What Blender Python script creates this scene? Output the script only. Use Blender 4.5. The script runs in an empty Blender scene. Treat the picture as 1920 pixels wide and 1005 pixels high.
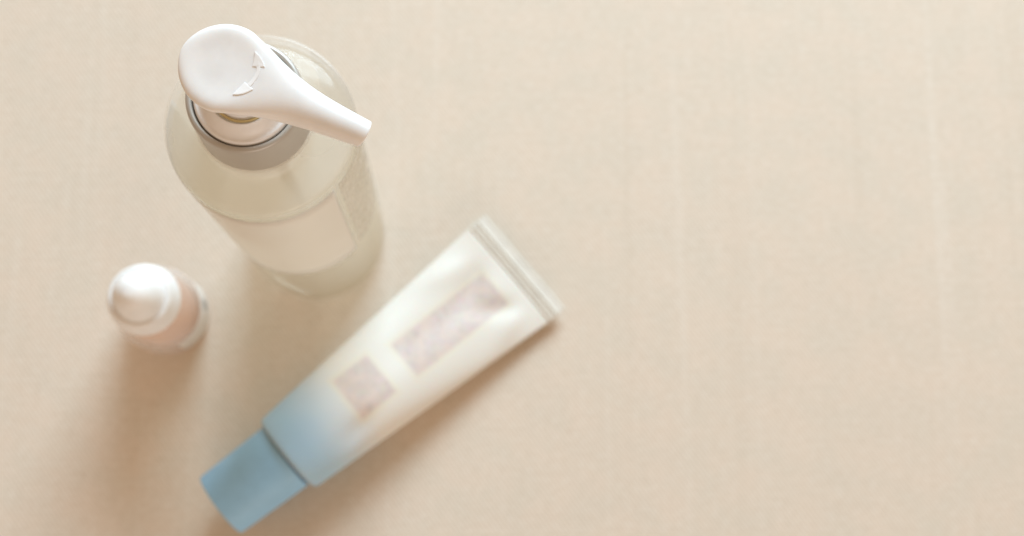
import bpy, bmesh, math, random
from mathutils import Vector, Matrix, noise as mnoise
random.seed(7)
MM = 0.001
sc = bpy.context.scene
COL = sc.collection

# ------------------------------------------------------------------ camera
cd = bpy.data.cameras.new("camera")
cam = bpy.data.objects.new("camera", cd)
COL.objects.link(cam)
cd.sensor_width = 36.0
cd.lens = 45.0
cd.clip_start = 0.01
cd.clip_end = 20.0
# rows = image right, image down, forward, written in world axes
right = Vector((0.9990, -0.0000, 0.0449))
down = Vector((0.0076, -0.9857, -0.1685))
fwd = Vector((0.0442, 0.1686, -0.9847))
back = -fwd.normalized()
rgt = (right - back * right.dot(back)).normalized()
up = back.cross(rgt)
mw = Matrix.Identity(4)
for i in range(3):
    mw[i][0] = rgt[i]; mw[i][1] = up[i]; mw[i][2] = back[i]
mw[2][3] = 0.6301
cam.matrix_world = mw
sc.camera = cam
cd.dof.use_dof = True
cd.dof.focus_distance = 0.378
cd.dof.aperture_fstop = 9.0
cd.dof.aperture_blades = 0

# ------------------------------------------------------------------ world, window light, exposure
w = bpy.data.worlds.new("World")
sc.world = w
w.use_nodes = True
bg = w.node_tree.nodes["Background"]
bg.inputs[0].default_value = (1.0, 0.68, 0.43, 1)
bg.inputs[1].default_value = 0.495
ld = bpy.data.lights.new("window_light", 'AREA')
ld.shape = 'RECTANGLE'
ld.size = 1.02
ld.size_y = 0.75
ld.energy = 54.0
ld.color = (0.64, 0.845, 0.99)
lo = bpy.data.objects.new("window_light", ld)
COL.objects.link(lo)
lo.location = (0.36, 1.66, 0.98)
lo.rotation_euler = (Vector((0.0, 0.10, 0.0)) - lo.location).to_track_quat('-Z', 'Y').to_euler()
# weak fill lamp, added low on the near side to whiten label and pump
l2 = bpy.data.lights.new("added_fill_light", 'AREA')
l2.shape = 'RECTANGLE'
l2.size = 1.4
l2.size_y = 0.7
l2.energy = 10.5
l2.color = (1.0, 0.97, 0.95)
o2 = bpy.data.objects.new("added_fill_light", l2)
COL.objects.link(o2)
o2.location = (0.55, -1.75, 0.50)
o2.rotation_euler = (Vector((0.0, 0.05, 0.08)) - o2.location).to_track_quat('-Z', 'Y').to_euler()
sc.view_settings.view_transform = 'Standard'
sc.view_settings.look = 'None'
sc.view_settings.exposure = 0.0
sc.view_settings.gamma = 1.0
sc.cycles.max_bounces = 16
sc.cycles.transmission_bounces = 12
sc.cycles.volume_bounces = 6
sc.cycles.transparent_max_bounces = 24
sc.cycles.sample_clamp_indirect = 3.0


# ------------------------------------------------------------------ helpers
def lin(r, g, b):
    def f(c):
        c /= 255.0
        return c / 12.92 if c <= 0.04045 else ((c + 0.055) / 1.055) ** 2.4
    return (f(r), f(g), f(b), 1.0)


def mat(name):
    m = bpy.data.materials.new(name)
    m.use_nodes = True
    return m, m.node_tree, m.node_tree.nodes["Principled BSDF"]


def link(name, bm, m, parent=None, smooth=True, loc=(0, 0, 0)):
    me = bpy.data.meshes.new(name)
    bmesh.ops.recalc_face_normals(bm, faces=bm.faces)
    bm.to_mesh(me); bm.free()
    if smooth:
        for p in me.polygons:
            p.use_smooth = True
    if m:
        me.materials.append(m)
    o = bpy.data.objects.new(name, me)
    o.location = Vector(loc) * MM
    COL.objects.link(o)
    if parent:
        o.parent = parent
    return o


def thing(name, label, cat, loc, rz=0.0):
    o = bpy.data.objects.new(name, None)
    o.empty_display_size = 0.01
    COL.objects.link(o)
    o.location = Vector(loc) * MM
    o.rotation_euler = (0, 0, rz)
    o["label"] = label; o["category"] = cat
    return o


def lathe(prof, seg=96, closed=False):
    """profile [(r,z)] in mm turned about z; r=0 ends become poles"""
    bm = bmesh.new()
    rings = []
    for r, z in prof:
        if r < 1e-6:
            rings.append([bm.verts.new((0, 0, z * MM))])
        else:
            rings.append([bm.verts.new((r * math.cos(2 * math.pi * k / seg) * MM,
                                        r * math.sin(2 * math.pi * k / seg) * MM, z * MM)) for k in range(seg)])
    n = len(rings)
    for i in range(n if closed else n - 1):
        a, b = rings[i], rings[(i + 1) % n]
        for k in range(seg):
            k2 = (k + 1) % seg
            if len(a) == 1 and len(b) == 1:
                continue
            if len(a) == 1:
                bm.faces.new((a[0], b[k], b[k2]))
            elif len(b) == 1:
                bm.faces.new((a[k], b[0], a[k2]))
            else:
                bm.faces.new((a[k], b[k], b[k2], a[k2]))
    return bm


def smoothprof(pts, it=2):
    """Chaikin corner cutting, ends kept"""
    for _ in range(it):
        q = [pts[0]]
        for a, b in zip(pts, pts[1:]):
            q.append((a[0] * .75 + b[0] * .25, a[1] * .75 + b[1] * .25))
            q.append((a[0] * .25 + b[0] * .75, a[1] * .25 + b[1] * .75))
        q.append(pts[-1])
        pts = q
    return pts


def interp(tab, x):
    if x <= tab[0][0]:
        return tab[0][1]
    for (a, b), (c, d) in zip(tab, tab[1:]):
        if x <= c:
            return b + (d - b) * (x - a) / (c - a)
    return tab[-1][1]


def curved_patch(r, z0, z1, a0, a1, th, na=60, nz=10, rfun=None):
    """a thin curved sheet (label) of thickness th, UV 0..1"""
    bm = bmesh.new()
    uvl = bm.loops.layers.uv.new("UVMap")
    g = {}
    for s in (0, 1):
        for i in range(na + 1):
            for j in range(nz + 1):
                a = math.radians(a0 + (a1 - a0) * i / na)
                z = z0 + (z1 - z0) * j / nz
                rr = r + th * s
                g[s, i, j] = bm.verts.new((rr * math.cos(a) * MM, rr * math.sin(a) * MM, z * MM))
    def quad(ks):
        f = bm.faces.new([g[k] for k in ks])
        for l, k in zip(f.loops, ks):
            l[uvl].uv = (k[1] / na, k[2] / nz)
    for i in range(na):
        for j in range(nz):
            quad([(1, i, j), (1, i + 1, j), (1, i + 1, j + 1), (1, i, j + 1)])
            quad([(0, i, j + 1), (0, i + 1, j + 1), (0, i + 1, j), (0, i, j)])
    for i in range(na):
        quad([(0, i, 0), (0, i + 1, 0), (1, i + 1, 0), (1, i, 0)])
        quad([(1, i, nz), (1, i + 1, nz), (0, i + 1, nz), (0, i, nz)])
    for j in range(nz):
        quad([(0, 0, j + 1), (0, 0, j), (1, 0, j), (1, 0, j + 1)])
        quad([(1, na, j + 1), (1, na, j), (0, na, j), (0, na, j + 1)])
    return bm


class NT:
    def __init__(self, nt):
        self.t = nt
    def n(self, kind, **kw):
        x = self.t.nodes.new(kind)
        for k, v in kw.items():
            setattr(x, k, v)
        return x
    def l(self, a, b):
        self.t.links.new(a, b)
    def math(self, op, a, b=None, clamp=False):
        x = self.n("ShaderNodeMath", operation=op, use_clamp=clamp)
        for i, v in enumerate((a, b)):
            if v is None:
                continue
            if isinstance(v, (int, float)):
                x.inputs[i].default_value = v
            else:
                self.l(v, x.inputs[i])
        return x.outputs[0]
    def mix(self, fac, a, b, blend='MIX'):
        x = self.n("ShaderNodeMix", data_type='RGBA', blend_type=blend)
        for s, v in ((x.inputs[0], fac), (x.inputs[6], a), (x.inputs[7], b)):
            if isinstance(v, (int, float, tuple)):
                s.default_value = v
            else:
                self.l(v, s)
        return x.outputs[2]
    def noise(self, vec, scale, detail=3, rough=.5):
        x = self.n("ShaderNodeTexNoise")
        x.inputs["Scale"].default_value = scale
        x.inputs["Detail"].default_value = detail
        x.inputs["Roughness"].default_value = rough
        self.l(vec, x.inputs["Vector"])
        return x.outputs["Fac"]
    def mapping(self, vec, scale=(1, 1, 1), rot=(0, 0, 0), loc=(0, 0, 0)):
        x = self.n("ShaderNodeMapping")
        x.inputs["Scale"].default_value = scale
        x.inputs["Rotation"].default_value = rot
        x.inputs["Location"].default_value = loc
        self.l(vec, x.inputs["Vector"])
        return x.outputs[0]
    def ramp(self, v, a, b, lo=0.0, hi=1.0):
        x = self.n("ShaderNodeMapRange", interpolation_type='SMOOTHSTEP')
        for i, k in enumerate((a, b, lo, hi)):
            x.inputs[1 + i].default_value = k
        self.l(v, x.inputs[0])
        return x.outputs[0]


# ------------------------------------------------------------------ materials
def cloth_material():
    m, nt, p = mat("natural_cotton_cloth")
    N = NT(nt)
    co = N.n("ShaderNodeTexCoord").outputs["Object"]
    # lengthwise slubs (along y), crosswise threads (along x), soft mottling
    warp = N.noise(N.mapping(co, (75, 1.6, 1)), 1.0, 3, .62)
    warpf = N.noise(N.mapping(co, (420, 10, 1)), 1.0, 2, .6)
    weft = N.noise(N.mapping(co, (14, 620, 1)), 1.0, 3, .65)
    weft2 = N.noise(N.mapping(co, (9, 160, 1), loc=(3, 1, 0)), 1.0, 3, .6)
    mott = N.noise(N.mapping(co, (45, 45, 1)), 1.0, 4, .6)
    wide = N.noise(N.mapping(co, (9, 9, 1), loc=(5, 2, 0)), 1.0, 2, .5)
    base = lin(224, 209, 192)
    lightc = lin(229, 220, 207)
    darkc = lin(211, 197, 179)
    c = N.mix(N.ramp(mott, .3, .7), base, lin(218, 207, 191))
    c = N.mix(N.math('MULTIPLY', N.ramp(warp, .56, .74), .55), c, lightc)
    c = N.mix(N.math('MULTIPLY', N.ramp(warp, .44, .28), .42), c, darkc)
    c = N.mix(N.math('MULTIPLY', N.ramp(weft, .5, .75), .22), c, lightc)
    c = N.mix(N.math('MULTIPLY', N.ramp(weft2, .45, .25), .28), c, darkc)
    c = N.mix(N.math('MULTIPLY', N.ramp(warpf, .55, .8), .25), c, lightc)
    c = N.mix(N.math('MULTIPLY', N.ramp(wide, .4, .7), .22), c, lin(222, 205, 188))
    gr = N.noise(N.mapping(co, (230, 420, 1)), 1.0, 3, .75)
    c = N.mix(N.math('MULTIPLY', N.ramp(gr, .5, .3), .55), c, darkc)
    c = N.mix(N.math('MULTIPLY', N.ramp(gr, .5, .7), .55), c, lightc)
    # sparse seed flecks
    vor = N.n("ShaderNodeTexVoronoi")
    vor.inputs["Scale"].default_value = 1.0
    N.l(N.mapping(co, (34, 42, 1)), vor.inputs["Vector"])
    sep = N.n("ShaderNodeSeparateColor"); N.l(vor.outputs["Color"], sep.inputs[0])
    fle = N.math('MULTIPLY', N.ramp(vor.outputs["Distance"], .09, .03), N.ramp(sep.outputs[0], .72, .95))
    c = N.mix(N.math('MULTIPLY', fle, .12), c, lin(176, 142, 108))
    # twill grain
    tw = N.n("ShaderNodeTexWave", wave_type='BANDS', bands_direction='DIAGONAL')
    tw.inputs["Scale"].default_value = 1.0
    tw.inputs["Distortion"].default_value = 1.2
    tw.inputs["Detail"].default_value = 1.0
    N.l(N.mapping(co, (260, 190, 1)), tw.inputs["Vector"])
    c = N.mix(N.math('MULTIPLY', tw.outputs["Fac"], .14), c, lin(200, 178, 150))
    N.l(c, p.inputs["Base Color"])
    p.inputs["Roughness"].default_value = .92
    p.inputs["Specular IOR Level"].default_value = .15
    p.inputs["Sheen Weight"].default_value = .12
    h = N.math('ADD', N.math('MULTIPLY', tw.outputs["Fac"], .5), N.math('ADD', N.math('MULTIPLY', weft, 1.0), N.math('MULTIPLY', warp, .8)))
    b = N.n("ShaderNodeBump")
    b.inputs["Strength"].default_value = .55
    b.inputs["Distance"].default_value = .00022
    N.l(h, b.inputs["Height"]); N.l(b.outputs[0], p.inputs["Normal"])
    return m


def plastic(name, col, rough, sss=0.0, spec=.5, grain=0.0, coat=0.0):
    m, nt, p = mat(name)
    N = NT(nt)
    co = N.n("ShaderNodeTexCoord").outputs["Object"]
    v = N.noise(co, 90, 3, .6)
    dk = tuple(x * .93 for x in col[:3]) + (1,)
    N.l(N.mix(N.ramp(v, .35, .75), col, dk), p.inputs["Base Color"])
    N.l(N.ramp(N.noise(co, 260, 4, .7), .3, .7, rough * .88, rough * 1.12), p.inputs["Roughness"])
    p.inputs["Specular IOR Level"].default_value = spec
    if sss:
        p.inputs["Subsurface Weight"].default_value = sss
        p.inputs["Subsurface Radius"].default_value = (1.0, .88, .75)
        p.inputs["Subsurface Scale"].default_value = .0022
    if grain:
        b = N.n("ShaderNodeBump")
        b.inputs["Strength"].default_value = grain
        b.inputs["Distance"].default_value = .0001
        N.l(N.noise(co, 1800, 2, .6), b.inputs["Height"]); N.l(b.outputs[0], p.inputs["Normal"])
    if coat:
        p.inputs["Coat Weight"].default_value = coat
        p.inputs["Coat Roughness"].default_value = .15
    return m


def clear(name, col, rough, ior, milk, milkcol):
    """clear plastic or liquid, partly milky: refraction mixed with a little diffuse and translucent scatter"""
    m, nt, p = mat(name)
    N = NT(nt)
    out = nt.nodes["Material Output"]
    p.inputs["Base Color"].default_value = col
    p.inputs["Transmission Weight"].default_value = 1.0
    p.inputs["Roughness"].default_value = rough
    p.inputs["IOR"].default_value = ior
    co = N.n("ShaderNodeTexCoord").outputs["Object"]
    v = N.noise(co, 55, 3, .6)
    d = N.n("ShaderNodeBsdfDiffuse"); d.inputs[0].default_value = milkcol
    t = N.n("ShaderNodeBsdfTranslucent"); t.inputs[0].default_value = milkcol
    a = N.n("ShaderNodeMixShader"); a.inputs[0].default_value = .5
    N.l(d.outputs[0], a.inputs[1]); N.l(t.outputs[0], a.inputs[2])
    b = N.n("ShaderNodeMixShader")
    N.l(N.ramp(v, .25, .75, milk * .8, min(1, milk * 1.2)), b.inputs[0])
    N.l(p.outputs[0], b.inputs[1]); N.l(a.outputs[0], b.inputs[2])
    N.l(b.outputs[0], out.inputs[0])
    return m


def cloudy(name, col, density, aniso=.2, gloss=.05, tint=(.99, .98, .96, 1)):
    """clear liquid with a little haze: surface lets light through, the body scatters it"""
    m = bpy.data.materials.new(name); m.use_nodes = True
    nt = m.node_tree
    nt.nodes.remove(nt.nodes["Principled BSDF"])
    N = NT(nt)
    out = nt.nodes["Material Output"]
    tr = N.n("ShaderNodeBsdfTransparent"); tr.inputs[0].default_value = tint
    gl = N.n("ShaderNodeBsdfGlossy"); gl.inputs["Roughness"].default_value = .12
    co = N.n("ShaderNodeTexCoord").outputs["Object"]
    a = N.n("ShaderNodeMixShader")
    N.l(N.ramp(N.noise(co, 60, 3, .6), .3, .7, gloss * .6, gloss * 1.4), a.inputs[0])
    N.l(tr.outputs[0], a.inputs[1]); N.l(gl.outputs[0], a.inputs[2])
    N.l(a.outputs[0], out.inputs["Surface"])
    v = N.n("ShaderNodeVolumePrincipled")
    v.inputs["Color"].default_value = col
    v.inputs["Density"].default_value = density
    v.inputs["Anisotropy"].default_value = aniso
    N.l(v.outputs[0], out.inputs["Volume"])
    return m


def thinwall(name, tint, rough, milk, milkcol, frost=None):
    """thin clear plastic: light passes straight through, with a Fresnel gloss and a little frosting"""
    m, nt, p = mat(name)
    N = NT(nt)
    out = nt.nodes["Material Output"]
    p.inputs["Base Color"].default_value = milkcol
    p.inputs["Roughness"].default_value = rough
    tr = N.n("ShaderNodeBsdfTransparent"); tr.inputs[0].default_value = tint
    gl = N.n("ShaderNodeBsdfGlossy"); gl.inputs["Roughness"].default_value = rough
    a = N.n("ShaderNodeMixShader")
    lf = N.n("ShaderNodeLayerWeight"); lf.inputs[0].default_value = .5
    N.l(N.math('ADD', N.math('MULTIPLY', N.math('POWER', lf.outputs["Facing"], 4.0), .22), .03), a.inputs[0]); N.l(tr.outputs[0], a.inputs[1]); N.l(gl.outputs[0], a.inputs[2])
    lw = N.n("ShaderNodeLayerWeight"); lw.inputs[0].default_value = .35
    b = N.n("ShaderNodeMixShader")
    mk_ = N.ramp(lw.outputs["Facing"], .2, 1.0, milk, min(1, milk * 2.2))
    if frost:                       # heavier frosting moulded into the shoulder
        co = N.n("ShaderNodeTexCoord").outputs["Object"]
        sp = N.n("ShaderNodeSeparateXYZ"); N.l(co, sp.inputs[0])
        nz = N.ramp(N.noise(co, 25, 1, .5), .3, .7, .92, 1.08)
        mk_ = N.math('ADD', mk_, N.math('MULTIPLY', N.ramp(sp.outputs[2], frost[0] * MM, frost[1] * MM, 0.0, frost[2]), nz))
    N.l(mk_, b.inputs[0])
    df = N.n("ShaderNodeBsdfDiffuse"); df.inputs[0].default_value = milkcol
    tl = N.n("ShaderNodeBsdfTranslucent"); tl.inputs[0].default_value = milkcol
    mk = N.n("ShaderNodeMixShader"); mk.inputs[0].default_value = .5
    N.l(df.outputs[0], mk.inputs[1]); N.l(tl.outputs[0], mk.inputs[2])
    N.l(a.outputs[0], b.inputs[1]); N.l(mk.outputs[0], b.inputs[2])
    N.l(b.outputs[0], out.inputs[0])
    return m


M_cloth = cloth_material()
M_white = plastic("white_pump_plastic", (.86, .853, .84, 1), .34, sss=.25, grain=.05)
M_cap = plastic("white_collar_plastic", (.84, .82, .80, 1), .38, sss=.15, grain=.05)
M_serumcap = plastic("satin_white_cap", (.88, .87, .85, 1), .5, sss=.15)
M_emboss = plastic("embossed_white_plastic", (.93, .925, .915, 1), .4)
M_yellow = plastic("amber_gasket", lin(255, 236, 176), .4)
M_tubecap = plastic("dusty_blue_plastic", lin(150, 198, 232), .52, grain=.04)
M_crimp = plastic("pearly_crimp_film", lin(234, 231, 222), .36)
M_shell = thinwall("frosted_clear_bottle", (.993, .99, .985, 1), .24, .02, (.98, .965, .92, 1), (197, 199.5, .24))
M_liq = cloudy("pale_cream_liquid", (1.0, .985, .95, 1), 10.0, .0, .04, (.962, .938, .878, 1))
M_glass = thinwall("clear_serum_glass", (.985, .975, .965, 1), .10, .15, (.93, .90, .88, 1))
M_serum = cloudy("peach_serum", (.98, .78, .64, 1), 50.0)

m, nt, p = mat("brushed_grey_collar")
N = NT(nt)
co = N.n("ShaderNodeTexCoord").outputs["Object"]
v = N.noise(N.mapping(co, (60, 60, 2600)), 1.0, 3, .6)
N.l(N.mix(v, lin(190, 185, 176), lin(178, 173, 165)), p.inputs["Base Color"])
p.inputs["Metallic"].default_value = .3
p.inputs["Roughness"].default_value = .38
M_collar = m

m, nt, p = mat("satin_white_label")
N = NT(nt)
co = N.n("ShaderNodeTexCoord").outputs["Object"]
N.l(N.mix(N.noise(co, 40, 3, .6), lin(249, 247, 242), lin(244, 240, 232)), p.inputs["Base Color"])
p.inputs["Roughness"].default_value = .42
tl = N.n("ShaderNodeBsdfTranslucent"); tl.inputs[0].default_value = lin(250, 248, 244)
mx = N.n("ShaderNodeMixShader"); mx.inputs[0].default_value = .45
N.l(p.outputs[0], mx.inputs[1]); N.l(tl.outputs[0], mx.inputs[2])
N.l(mx.outputs[0], nt.nodes["Material Output"].inputs[0])
M_label = m

# film with faint unreadable lines of small print
m, nt, p = mat("clear_film_small_print")
N = NT(nt)
uv = N.n("ShaderNodeTexCoord").outputs["UV"]
sep = N.n("ShaderNodeSeparateXYZ"); N.l(uv, sep.inputs[0])
rows = N.ramp(N.math('SINE', N.math('MULTIPLY', sep.outputs[1], 150.0)), -.1, .4)
glyph = N.ramp(N.noise(N.mapping(uv, (85, 60, 1)), 1.0, 2, .7), .44, .56)
blot = N.ramp(N.noise(N.mapping(uv, (6, 11, 1)), 1.0, 3, .6), .35, .6)
edge = N.ramp(sep.outputs[0], .95, .55, .15, 1.0)
ink = N.math('MULTIPLY', N.math('MULTIPLY', N.math('MULTIPLY', rows, glyph), blot), edge)
N.l(N.mix(ink, lin(214, 205, 188), lin(248, 246, 240)), p.inputs["Base Color"])
p.inputs["Roughness"].default_value = .35
tr = N.n("ShaderNodeBsdfTransparent")
mx = N.n("ShaderNodeMixShader")
N.l(N.math('ADD', N.math('MULTIPLY', ink, .5), .25), mx.inputs[0])
N.l(tr.outputs[0], mx.inputs[1]); N.l(p.outputs[0], mx.inputs[2])
N.l(mx.outputs[0], nt.nodes["Material Output"].inputs[0])
M_film = m

# serum label: greyish white with a dark printed smudge of type
m, nt, p = mat("serum_label_print")
N = NT(nt)
uv = N.n("ShaderNodeTexCoord").outputs["UV"]
sep = N.n("ShaderNodeSeparateXYZ"); N.l(uv, sep.inputs[0])
g1 = N.math('MULTIPLY', N.ramp(sep.outputs[0], .60, .66), N.ramp(sep.outputs[0], .80, .74))
g2 = N.math('MULTIPLY', N.ramp(sep.outputs[1], .25, .32), N.ramp(sep.outputs[1], .80, .72))
gl = N.ramp(N.noise(N.mapping(uv, (40, 30, 1)), 1.0, 2, .7), .40, .5)
N.l(N.mix(N.math('MULTIPLY', N.math('MULTIPLY', g1, g2), gl), lin(232, 228, 222), lin(80, 84, 84)), p.inputs["Base Color"])
p.inputs["Roughness"].default_value = .35
M_slabel = m

# tube print: pale ivory fading to blue at the cap end, two pastel printed panels with cream borders
m, nt, p = mat("printed_tube_laminate")
N = NT(nt)
uv = N.n("ShaderNodeTexCoord").outputs["UV"]   # u = mm along / 100, v = mm across / 100
sep = N.n("ShaderNodeSeparateXYZ"); N.l(uv, sep.inputs[0])
S = N.math('MULTIPLY', sep.outputs[0], 100.0)
V = N.math('MULTIPLY', sep.outputs[1], 100.0)
ivory = lin(225, 220, 210)
wob = N.math('MULTIPLY', N.math('SUBTRACT', N.noise(uv, 6, 2, .5), .5), 5.0)
blue = N.ramp(N.math('ADD', N.math('ADD', S, wob), N.math('MULTIPLY', V, -.03)), 6.0, 47.0, 1.0, 0.0)
c = N.mix(blue, ivory, lin(166, 199, 220))
def box(s0, s1, v0, v1, e):
    a = N.math('MULTIPLY', N.ramp(S, s0 - e, s0 + e), N.ramp(S, s1 + e, s1 - e))
    b = N.math('MULTIPLY', N.ramp(V, v0 - e, v0 + e), N.ramp(V, v1 + e, v1 - e))
    return N.math('MULTIPLY', a, b)
vo = N.n("ShaderNodeTexVoronoi"); vo.inputs["Scale"].default_value = 38
N.l(uv, vo.inputs["Vector"])
hue = N.n("ShaderNodeHueSaturation")
hue.inputs["Saturation"].default_value = .42; hue.inputs["Value"].default_value = 1.0
N.l(vo.outputs["Color"], hue.inputs["Color"])
past = N.mix(.10, lin(208, 193, 184), hue.outputs[0])
past = N.mix(N.ramp(N.noise(uv, 14, 2, .5), .45, .65), past, lin(216, 199, 188))
for (s0, s1, v0, v1) in ((69.5, 127.0, -11.0, 9.0), (37.5, 57.5, -10.6, 12.0)):
    c = N.mix(N.math('MULTIPLY', box(s0 - 2.2, s1 + 2.2, v0 - 2.2, v1 + 2.2, 1.0), .5), c, lin(226, 218, 197))
    c = N.mix(box(s0, s1, v0, v1, .8), c, past)
N.l(c, p.inputs["Base Color"])
p.inputs["Roughness"].default_value = .5
p.inputs["Specular IOR Level"].default_value = .3
p.inputs["Subsurface Weight"].default_value = .12
p.inputs["Subsurface Scale"].default_value = .0015
M_tube = m

m, nt, p = mat("pale_oak_tabletop")
N = NT(nt)
co = N.n("ShaderNodeTexCoord").outputs["Object"]
N.l(N.mix(N.noise(N.mapping(co, (4, 60, 4)), 1.0, 5, .6), lin(190, 160, 124), lin(158, 126, 92)), p.inputs["Base Color"])
p.inputs["Roughness"].default_value = .5
M_wood = m

# ------------------------------------------------------------------ setting: tabletop and cloth
bm = bmesh.new()
bmesh.ops.create_cube(bm, size=1.0)
bmesh.ops.scale(bm, vec=(1.7, 1.15, .03), verts=bm.verts)
bmesh.ops.bevel(bm, geom=bm.edges[:], offset=.004, segments=3, affect='EDGES')
o = link("tabletop", bm, M_wood, smooth=False, loc=(40, 100, -17.6))
o["kind"] = "structure"

bm = bmesh.new()
nx, ny = 220, 160
X0, X1, Y0, Y1 = -.66, .74, -.40, .62
def cloth_z(x, y):
    # nearly flat: shallow ripples, flat where the things stand
    a = mnoise.noise(Vector((x * 5.0, y * 2.2, .3))) * .0007
    b = mnoise.noise(Vector((x * 22.0, y * 4.0, 2.3))) * .00025
    return min(0.0, a + b - .0005)
top = [[bm.verts.new((X0 + (X1 - X0) * i / nx, Y0 + (Y1 - Y0) * j / ny,
                      cloth_z(X0 + (X1 - X0) * i / nx, Y0 + (Y1 - Y0) * j / ny))) for j in range(ny + 1)] for i in range(nx + 1)]
for i in range(nx):
    for j in range(ny):
        bm.faces.new((top[i][j], top[i + 1][j], top[i + 1][j + 1], top[i][j + 1]))
ret = bmesh.ops.extrude_face_region(bm, geom=bm.faces[:])
vs = [g for g in ret['geom'] if isinstance(g, bmesh.types.BMVert)]
for v in vs:
    v.co.z = -.0024
o = link("tablecloth", bm, M_cloth)
o["label"] = "plain beige cotton tablecloth with a fine slubby weave under everything"
o["category"] = "tablecloth"

# ------------------------------------------------------------------ pump bottle
AX = (-67.6, 122.9, 0.0)
B = thing("pump_bottle", "tall clear frosted bottle with a white paddle pump, grey collar and blank white label", "pump bottle", AX)

outer = [(0, .8), (26, .8), (29.5, 0)] + smoothprof([(31.0, 0), (33, 0), (33, 3.5)], 2)
outer += [(33, 3.6 + 6 * k) for k in range(1, 31)]
outer += smoothprof([(33, 196.5), (33, 200.0), (29.8, 200.5)], 3)
outer += smoothprof([(29.6, 200.5), (21.5, 201.6), (18.8, 203.4), (18.2, 208), (17.6, 214)], 2)
inner = [(16.2, 214)] + smoothprof([(16.3, 213.9), (16.9, 207.6), (17.8, 202.4), (21.2, 200.4), (29.2, 199.3)], 2)
inner += smoothprof([(29.3, 199.3), (31.7, 198.8), (31.7, 195.5)], 3) + [(31.7, 6), (30.2, 2.8), (26, 2.2), (0, 2.2)]
link("bottle_shell", lathe(outer + inner, 128), M_shell, B)
liq = [(0, 2.1), (26, 2.1), (30.2, 2.7), (31.8, 6)] + [(31.8, 6 + 6 * k) for k in range(1, 31)] + [(31.8, 190.0), (31.4, 194.0), (29.5, 196.0), (0, 196.2)]
link("neck_ring", lathe(smoothprof([(17.0, 211.4), (19.9, 211.4), (20.4, 212.3), (19.9, 213.2), (17.0, 213.2)], 2), 96, closed=True), M_shell, B)
link("liquid", lathe(liq, 96), M_liq, B)
link("dip_tube", lathe(smoothprof([(0, 12), (2.6, 12), (2.6, 167.5), (1.8, 167.8), (0, 167.8)], 1), 24), M_cap, B)
link("pump_barrel", lathe(smoothprof([(0, 168), (7.4, 168), (8.2, 171), (8.2, 212), (0, 212)], 1), 40), M_cap, B)
link("front_label", curved_patch(33.06, 86, 195, -198, -40, .14), M_label, B)
link("back_label", curved_patch(33.06, 92, 194, -36, 62, .10), M_film, B)

# collar: grey cylinder with rounded rim, groove, then white cap inside
col = [(16.6, 213.4), (19.2, 213.4), (19.5, 213.8), (19.5, 214.6)] + smoothprof([(19.4, 215), (19.0, 229.0), (19.0, 233.6), (17.6, 234.4), (16.6, 233.8), (16.5, 228)], 3) + [(16.5, 226)]
link("collar", lathe(col, 128, closed=True), M_collar, B)
wc = [(5.8, 226)] + smoothprof([(16.45, 226), (16.45, 233.4), (15.9, 234.9), (14.4, 234.9), (12.8, 236.6), (11.4, 239.0), (10.9, 239.4), (10.6, 238.2), (10.3, 237.0)], 3) + [(9.3, 236.6), (5.8, 236.6)]
link("pump_cap", lathe(wc, 128, closed=True), M_cap, B)
link("gasket_ring", lathe(smoothprof([(9.0, 236.7), (9.8, 236.7), (9.8, 237.0), (9.5, 237.3), (9.0, 237.2), (9.0, 236.7)], 1), 96), M_yellow, B)
st = smoothprof([(0, 230), (9.0, 230), (9.0, 239.0), (8.4, 240.0), (8.3, 246), (7.6, 249), (7.2, 254), (0, 254)], 2)
link("stem", lathe(st, 64), M_white, B)

# pump head: dished paddle running out into a round spout
HA = math.radians(-24.0)
HC = (-2.0 + .2, .5 + .4)     # paddle centre from the bottle's axis
WT = [(-13.9, 0), (0, 13.7), (4.2, 13.1), (8.4, 11.7), (13.3, 9.75), (18, 8.2), (22, 7.2), (25.5, 6.5), (30.5, 5.75), (37, 5.05), (45.4, 4.3)]
def smooth_w(s):
    if s < 4.0:
        r = 13.9
        q = max(0.0, 1 - (s / r) ** 2) if s < 0 else 1 - (s / 13.8) ** 2 * .95
        return r * math.sqrt(max(0, q))
    tot = 0; ww = 0
    for k in range(-6, 7):
        u = s + k * .45
        g = math.exp(-(k / 3.5) ** 2)
        base = interp(WT[2:], u) if u > 4.2 else 13.8 * math.sqrt(1 - (u / 13.8) ** 2 * .95)
        tot += g * base; ww += g
    return tot / ww
ZT = 260.2    # top of the rim
def head_top(s, t):
    """height of the crown surface without the edge rounding"""
    e = max(0.0, min(1.0, (s - 10) / 20)); e = e * e * (3 - 2 * e)
    z = ZT - 1.6 * e - max(0, s - 25) * .055
    rho = math.hypot(s + .5, t) / 12.2
    if rho < 1:
        k = 1 - rho * rho
        z -= 1.2 * k * k * (3 - 2 * k) / 1.0 * .9
    return z
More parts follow.
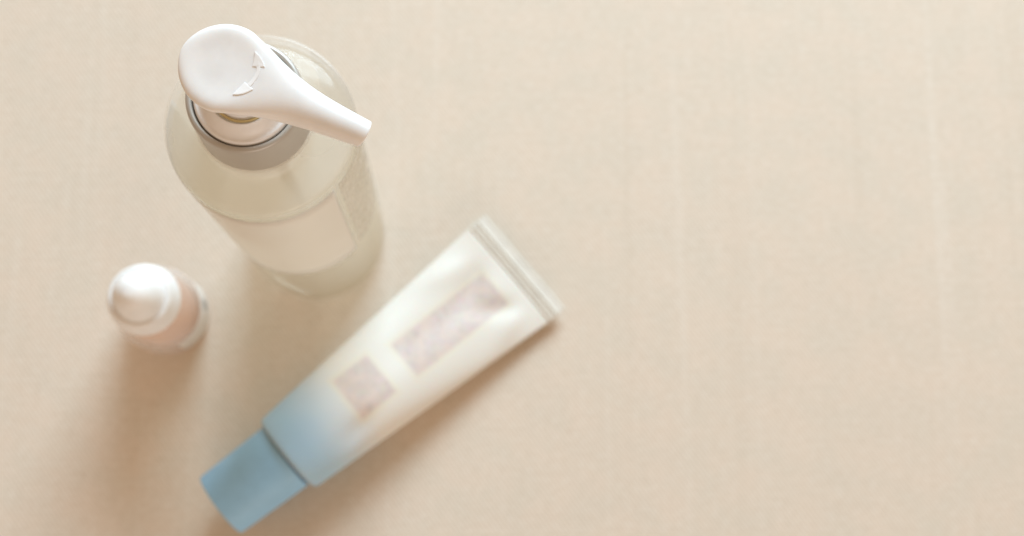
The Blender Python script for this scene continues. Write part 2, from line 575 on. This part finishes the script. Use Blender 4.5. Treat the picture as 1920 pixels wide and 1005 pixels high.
def head_section(s, n=56):
    wd = smooth_w(s)
    e = max(0.0, min(1.0, (s - 6) / 20)); e = e * e * (3 - 2 * e)
    hh = 2.3 + (4.8 - 2.3) * e            # half thickness grows into the spout
    if s < 0:
        hh *= max(.02, (1 - (abs(s) / 13.9) ** 6)) ** .5
    if s > 34:
        hh = 4.8 - (s - 34) * .06
    ex = 2.0 + (3.0 - 2.0) * (1 - e)
    out = []
    for k in range(n):
        a = 2 * math.pi * k / n
        ca, sa = math.cos(a), math.sin(a)
        y = wd * math.copysign(abs(ca) ** (2 / (2.0 + .5 * (1 - e))), ca)
        zz = hh * math.copysign(abs(sa) ** (2 / ex), sa)
        topz = head_top(s, y)
        if sa > 0:
            z = topz - hh + zz
        else:
            z = (ZT - 1.6 * e - max(0, s - 25) * .055) - hh + zz
            if e < 1:
                z -= 0.0
            # blend so that the side stays continuous
        out.append((s, y, z))
    return out
SS = [-13.9 + 13.9 * (1 - math.cos(math.pi / 2 * k / 16)) for k in range(1, 17)]
SS = [-13.88, -13.8] + SS[1:] if SS[0] < -13.85 else [-13.88] + SS
SS = sorted(set(round(x, 3) for x in SS)) + [k * 1.0 for k in range(1, 45)] + [45.0, 45.25]
def build_head():
    bm = bmesh.new()
    ca, sa = math.cos(HA), math.sin(HA)
    def W(s, t, z):
        return bm.verts.new(((HC[0] + s * ca - t * sa) * MM, (HC[1] + s * sa + t * ca) * MM, z * MM))
    rings = []
    for s in SS:
        sec = head_section(s)
        zc_ = sum(q[2] for q in sec) / len(sec)
        sh = .42 * max(0, (s - 36) / 9.25)
        rings.append([W(q[0] + (q[2] - zc_) * sh, q[1], q[2]) for q in sec])
    # rounded lip at the spout, then a bored hole
    last = head_section(45.25)
    cz = sum(q[2] for q in last) / len(last)
    tilt = .42
    for ds, k in ((.25, .97), (.35, .90), (.32, .74), (-1.2, .70), (-14, .62)):
        rings.append([W(45.25 + ds + (q[2] - cz) * k * tilt, q[1] * k, cz + (q[2] - cz) * k) for q in last])
    for a, b in zip(rings, rings[1:]):
        for k in range(len(a)):
            k2 = (k + 1) % len(a)
            bm.faces.new((a[k], b[k], b[k2], a[k2]))
    bm.faces.new(rings[0]); bm.faces.new(rings[-1])
    return bm
head = link("pump_head", build_head(), M_white, B)

# embossed double arrow on the paddle; coordinates are mm from the bottle's axis
def emboss(loops, h=.15, base=-.25):
    bm = bmesh.new()
    ca, sa = math.cos(HA), math.sin(HA)
    def ztop(x, y):
        dx, dy = x - HC[0], y - HC[1]
        s, t = dx * ca + dy * sa, -dx * sa + dy * ca
        return head_top(s, t) + 0.0
    for lp in loops:
        cx = sum(q[0] for q in lp) / len(lp); cy = sum(q[1] for q in lp) / len(lp)
        lo_ = [bm.verts.new((x * MM, y * MM, (ztop(x, y) + base) * MM)) for x, y in lp]
        mi_ = [bm.verts.new((x * MM, y * MM, (ztop(x, y) + h * .6) * MM)) for x, y in lp]
        def ins(x, y, d=.32):
            L = math.hypot(cx - x, cy - y) or 1
            return x + (cx - x) / L * d, y + (cy - y) / L * d
        hi_ = []
        for x, y in lp:
            u, v = ins(x, y)
            hi_.append(bm.verts.new((u * MM, v * MM, (ztop(u, v) + h) * MM)))
        n = len(lp)
        for A_, B_ in ((lo_, mi_), (mi_, hi_)):
            for k in range(n):
                bm.faces.new((A_[k], A_[(k + 1) % n], B_[(k + 1) % n], B_[k]))
        top_ = bm.verts.new((cx * MM, cy * MM, (ztop(cx, cy) + h) * MM))
        for k in range(n):
            bm.faces.new((hi_[k], hi_[(k + 1) % n], top_))
        bm.faces.new(lo_)
    return bm
tipU = [(7.08, 5.75), (8.3, 4.6), (9.3, 3.2), (9.95, 1.9), (10.2, .8), (8.4, .86), (6.5, 1.05), (6.75, 2.6), (7.0, 4.2)]
tipL = [(1.0, -7.72), (2.0, -6.5), (3.2, -5.1), (4.35, -3.75), (5.6, -4.8), (7.0, -6.2), (5.6, -6.95), (4.0, -7.55), (2.4, -7.8)]
arc_o = []; arc_i = []
P0, P1, P2 = (8.3, 1.0), (8.6, -1.6), (5.7, -4.9)
for k in range(13):
    u = k / 12
    x = (1 - u) ** 2 * P0[0] + 2 * u * (1 - u) * P1[0] + u * u * P2[0]
    y = (1 - u) ** 2 * P0[1] + 2 * u * (1 - u) * P1[1] + u * u * P2[1]
    dx = 2 * (1 - u) * (P1[0] - P0[0]) + 2 * u * (P2[0] - P1[0])
    dy = 2 * (1 - u) * (P1[1] - P0[1]) + 2 * u * (P2[1] - P1[1])
    L = math.hypot(dx, dy)
    arc_o.append((x - dy / L * .58, y + dx / L * .58)); arc_i.append((x + dy / L * .58, y - dx / L * .58))
def strip(a, b, h=.14):
    bm = bmesh.new()
    ca, sa = math.cos(HA), math.sin(HA)
    def zt(x, y):
        dx, dy = x - HC[0], y - HC[1]
        return head_top(dx * ca + dy * sa, -dx * sa + dy * ca)
    rows = []
    for (ax, ay), (bx, by) in zip(a, b):
        rw = []
        for f, hh in ((0, -.25), (0, h * .6), (.12, h), (.5, h), (.88, h), (1, h * .6), (1, -.25)):
            x, y = ax + (bx - ax) * f, ay + (by - ay) * f
            rw.append(bm.verts.new((x * MM, y * MM, (zt(x, y) + hh) * MM)))
        rows.append(rw)
    for p_, q_ in zip(rows, rows[1:]):
        for k in range(len(p_)):
            k2 = (k + 1) % len(p_)
            bm.faces.new((p_[k], p_[k2], q_[k2], q_[k]))
    bm.faces.new(rows[0]); bm.faces.new(rows[-1])
    return bm
link("arrowhead", emboss([tipU]), M_emboss, head, smooth=False)
link("arrowhead", emboss([tipL]), M_emboss, head, smooth=False)
link("arrow_shaft", strip(arc_o, arc_i), M_emboss, head, smooth=False)

# ------------------------------------------------------------------ serum bottle
SX = (-139.9, 83.2, 0.0)
T = thing("serum_bottle", "small squat bottle of peach liquid with a domed white cap, left of the tube", "serum bottle", SX)
so = [(0, 1.0), (14, 1.0)] + smoothprof([(16, 0), (19.6, 0), (19.8, 3.5)], 2) + [(19.8, 6), (19.8, 12), (19.8, 18)]
so += smoothprof([(19.8, 20), (19.8, 29), (18.0, 36.5), (14.0, 43.0), (11.2, 47.0), (11, 51.5)], 3)
si = [(9.6, 51.5)] + smoothprof([(9.6, 46.2), (12.2, 41.6), (15.4, 35.2), (16.95, 28.0), (16.95, 20)], 2) + [(16.95, 6), (15.6, 3.9), (12, 3.4), (0, 3.4)]
link("glass_body", lathe(so + si, 96), M_glass, T)
sl = [(0, 3.5), (12, 3.5), (15.5, 4.2), (16.9, 7), (16.9, 20), (16.9, 26)] + smoothprof([(16.9, 27), (15.3, 35), (13.8, 38.2)], 1) + [(13.4, 38.4), (0, 38.4)]
link("serum", lathe(sl, 80), M_serum, T)
link("label", curved_patch(19.86, 4, 24.5, -62, 40, .12, 40, 6), M_slabel, T)
cp = [(0, 50.0)] + smoothprof([(15.2, 50.0), (16.3, 50.8), (16.2, 54), (14.4, 60.5), (13.7, 62.6), (12.4, 62.9)], 3)
cp += [(12.0, 62.6), (11.4, 62.0), (0, 62.0)]
link("cap_collar", lathe(cp, 96), M_serumcap, T)
bl = smoothprof([(0, 61.9), (12.6, 62.3), (11.3, 63.0), (10.8, 65.0), (9.9, 70), (7.2, 76.5), (3.4, 79.6), (0, 80.0)], 3)
link("cap_dome", lathe(bl, 96), M_serumcap, T)

# ------------------------------------------------------------------ cream tube
TL = 136.8
D = Vector((.7625, .647)); ang = math.atan2(D.y, D.x)
U_ = thing("cream_tube", "white squeeze tube lying flat, fading to blue, with two pinkish printed panels", "cosmetic tube", (-77.7, 15.1, 0), ang)
def tube_dims(s):
    f = s / TL
    b = 20.3 * (1 - f) ** 1.02 * (1 + .10 * math.sin(math.pi * f)) + .55
    a = 20.2 + (30.6 - 20.2) * f ** .95
    if s < 2.0:                      # rolled shoulder edge
        k = math.sqrt(max(0, 1 - ((2.0 - s) / 2.0) ** 2))
        a -= 1.7 * (1 - k); b -= 1.7 * (1 - k)
    return a, b
def tube_point(s, th):
    a, b = tube_dims(s)
    f = s / TL
    y = a * math.cos(th)
    n = 1.0 + .0 * f
    z = b * math.copysign(abs(math.sin(th)) ** n, math.sin(th))
    b0 = 20.3 * (1 - f) ** 1.02 * (1 + .10 * math.sin(math.pi * f)) + .55
    zc = b0 + 5.0 * f ** 3           # the crimp end lifts a little off the cloth
    if z > 0:
        # soft dents: a fold running in from each crimp corner, a dimple near the cap end
        def bump(s0, y0, rs, ry, h, rot=0.0):
            ds, dy = s - s0, y - y0
            u = ds * math.cos(rot) + dy * math.sin(rot); v = -ds * math.sin(rot) + dy * math.cos(rot)
            return h * math.exp(-(u / rs) ** 2 - (v / ry) ** 2)
        k = min(1, z / 2.0)
        z += k * (bump(118, 8, 16, 6, -2.2, .45) + bump(120, -9, 13, 5, -1.6, -.5) + bump(122, -20, 12, 5, 1.6, .25)
                  + bump(112, 20, 16, 6, 1.2, -.25) + bump(128, 1, 9, 9, .9) + bump(33, -12, 13, 5, -3.0, .35)
                  + bump(42, -8, 9, 4, 1.7, .2) + bump(92, 4, 42, 9, -1.7))
    return y, z + zc
bm = bmesh.new()
uvl = bm.loops.layers.uv.new("UVMap")
ss = [0, .15, .4, .8, 1.3, 2.0] + [3 + 133.8 * k / 90 for k in range(91)]
NTH = 96
rings = []
info = {}
for s in ss:
    rg = []
    for k in range(NTH):
        th = 2 * math.pi * k / NTH
        y, z = tube_point(s, th)
        v = bm.verts.new((s * MM, y * MM, z * MM)); rg.append(v)
        info[v] = (s / 100, (y if math.sin(th) >= -1e-6 else y + 300) / 100)
    rings.append(rg)
for a, b in zip(rings, rings[1:]):
    for k in range(NTH):
        k2 = (k + 1) % NTH
        f = bm.faces.new((a[k], a[k2], b[k2], b[k]))
        lower = (k >= NTH // 2)
        for l in f.loops:
            u, v = info[l.vert]
            if lower and v < 2: v += 3.0
            l[uvl].uv = (u, v)
for rg in (rings[0], rings[-1]):
    f = bm.faces.new(rg)
    for l in f.loops:
        l[uvl].uv = (0, 3) if rg is rings[0] else (1.36, 3)
link("tube_body", bm, M_tube, U_)
# crimped seal: flat strip with pressed ridges
ZC = tube_point(TL, 0)[1]
def slab(x0, x1, y0, y1, z0, z1, bev=.2):
    bm = bmesh.new()
    bmesh.ops.create_cube(bm, size=1.0)
    bmesh.ops.scale(bm, vec=((x1 - x0) * MM, (y1 - y0) * MM, (z1 - z0) * MM), verts=bm.verts)
    bmesh.ops.translate(bm, vec=((x0 + x1) / 2 * MM, (y0 + y1) / 2 * MM, (z0 + z1) / 2 * MM), verts=bm.verts)
    bmesh.ops.bevel(bm, geom=bm.edges[:], offset=bev * MM, segments=2, affect='EDGES')
    return bm
cr = link("crimp_seal", slab(TL - .6, TL + 10.4, -30.7, 30.7, ZC - .45, ZC + .45), M_crimp, U_, smooth=False)
for x in (.5, 2.7, 4.9):
    link("crimp_ridge", slab(TL + x, TL + x + 1.0, -30.4, 30.4, ZC + .2, ZC + 1.25, .3), M_crimp, cr, smooth=False)
link("crimp_edge", slab(TL + 8.6, TL + 10.3, -30.5, 30.5, ZC + .2, ZC + .75, .25), M_crimp, cr, smooth=False)
# screw cap, butted to the tube shoulder
cpf = smoothprof([(0, 0.0), (16.9, 0.0), (17.25, .5), (17.1, 3)], 2) + [(16.85, 12), (16.5, 24)] + smoothprof([(16.2, 34.5), (16.1, 37), (15.1, 37.2)], 2) + [(14.6, 37.0), (14.2, 36.7), (0, 36.7)]
bmc = lathe(cpf, 96)
rot = Matrix.Rotation(math.radians(-90), 4, 'Y')
bmesh.ops.transform(bmc, matrix=rot, verts=bmc.verts)
cap = link("screw_cap", bmc, M_tubecap, U_, loc=(-1.0, 0, 20.85))
cap.rotation_euler = (0, 0, math.radians(-2.5))
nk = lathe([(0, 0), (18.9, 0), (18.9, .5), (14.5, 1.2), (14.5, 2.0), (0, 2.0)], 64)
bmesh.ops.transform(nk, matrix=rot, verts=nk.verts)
link("tube_shoulder", nk, plastic("grey_blue_neck_plastic", lin(176, 190, 198), .4), U_, loc=(.3, 0, 20.85))  # shoulder disc in one even grey-blue
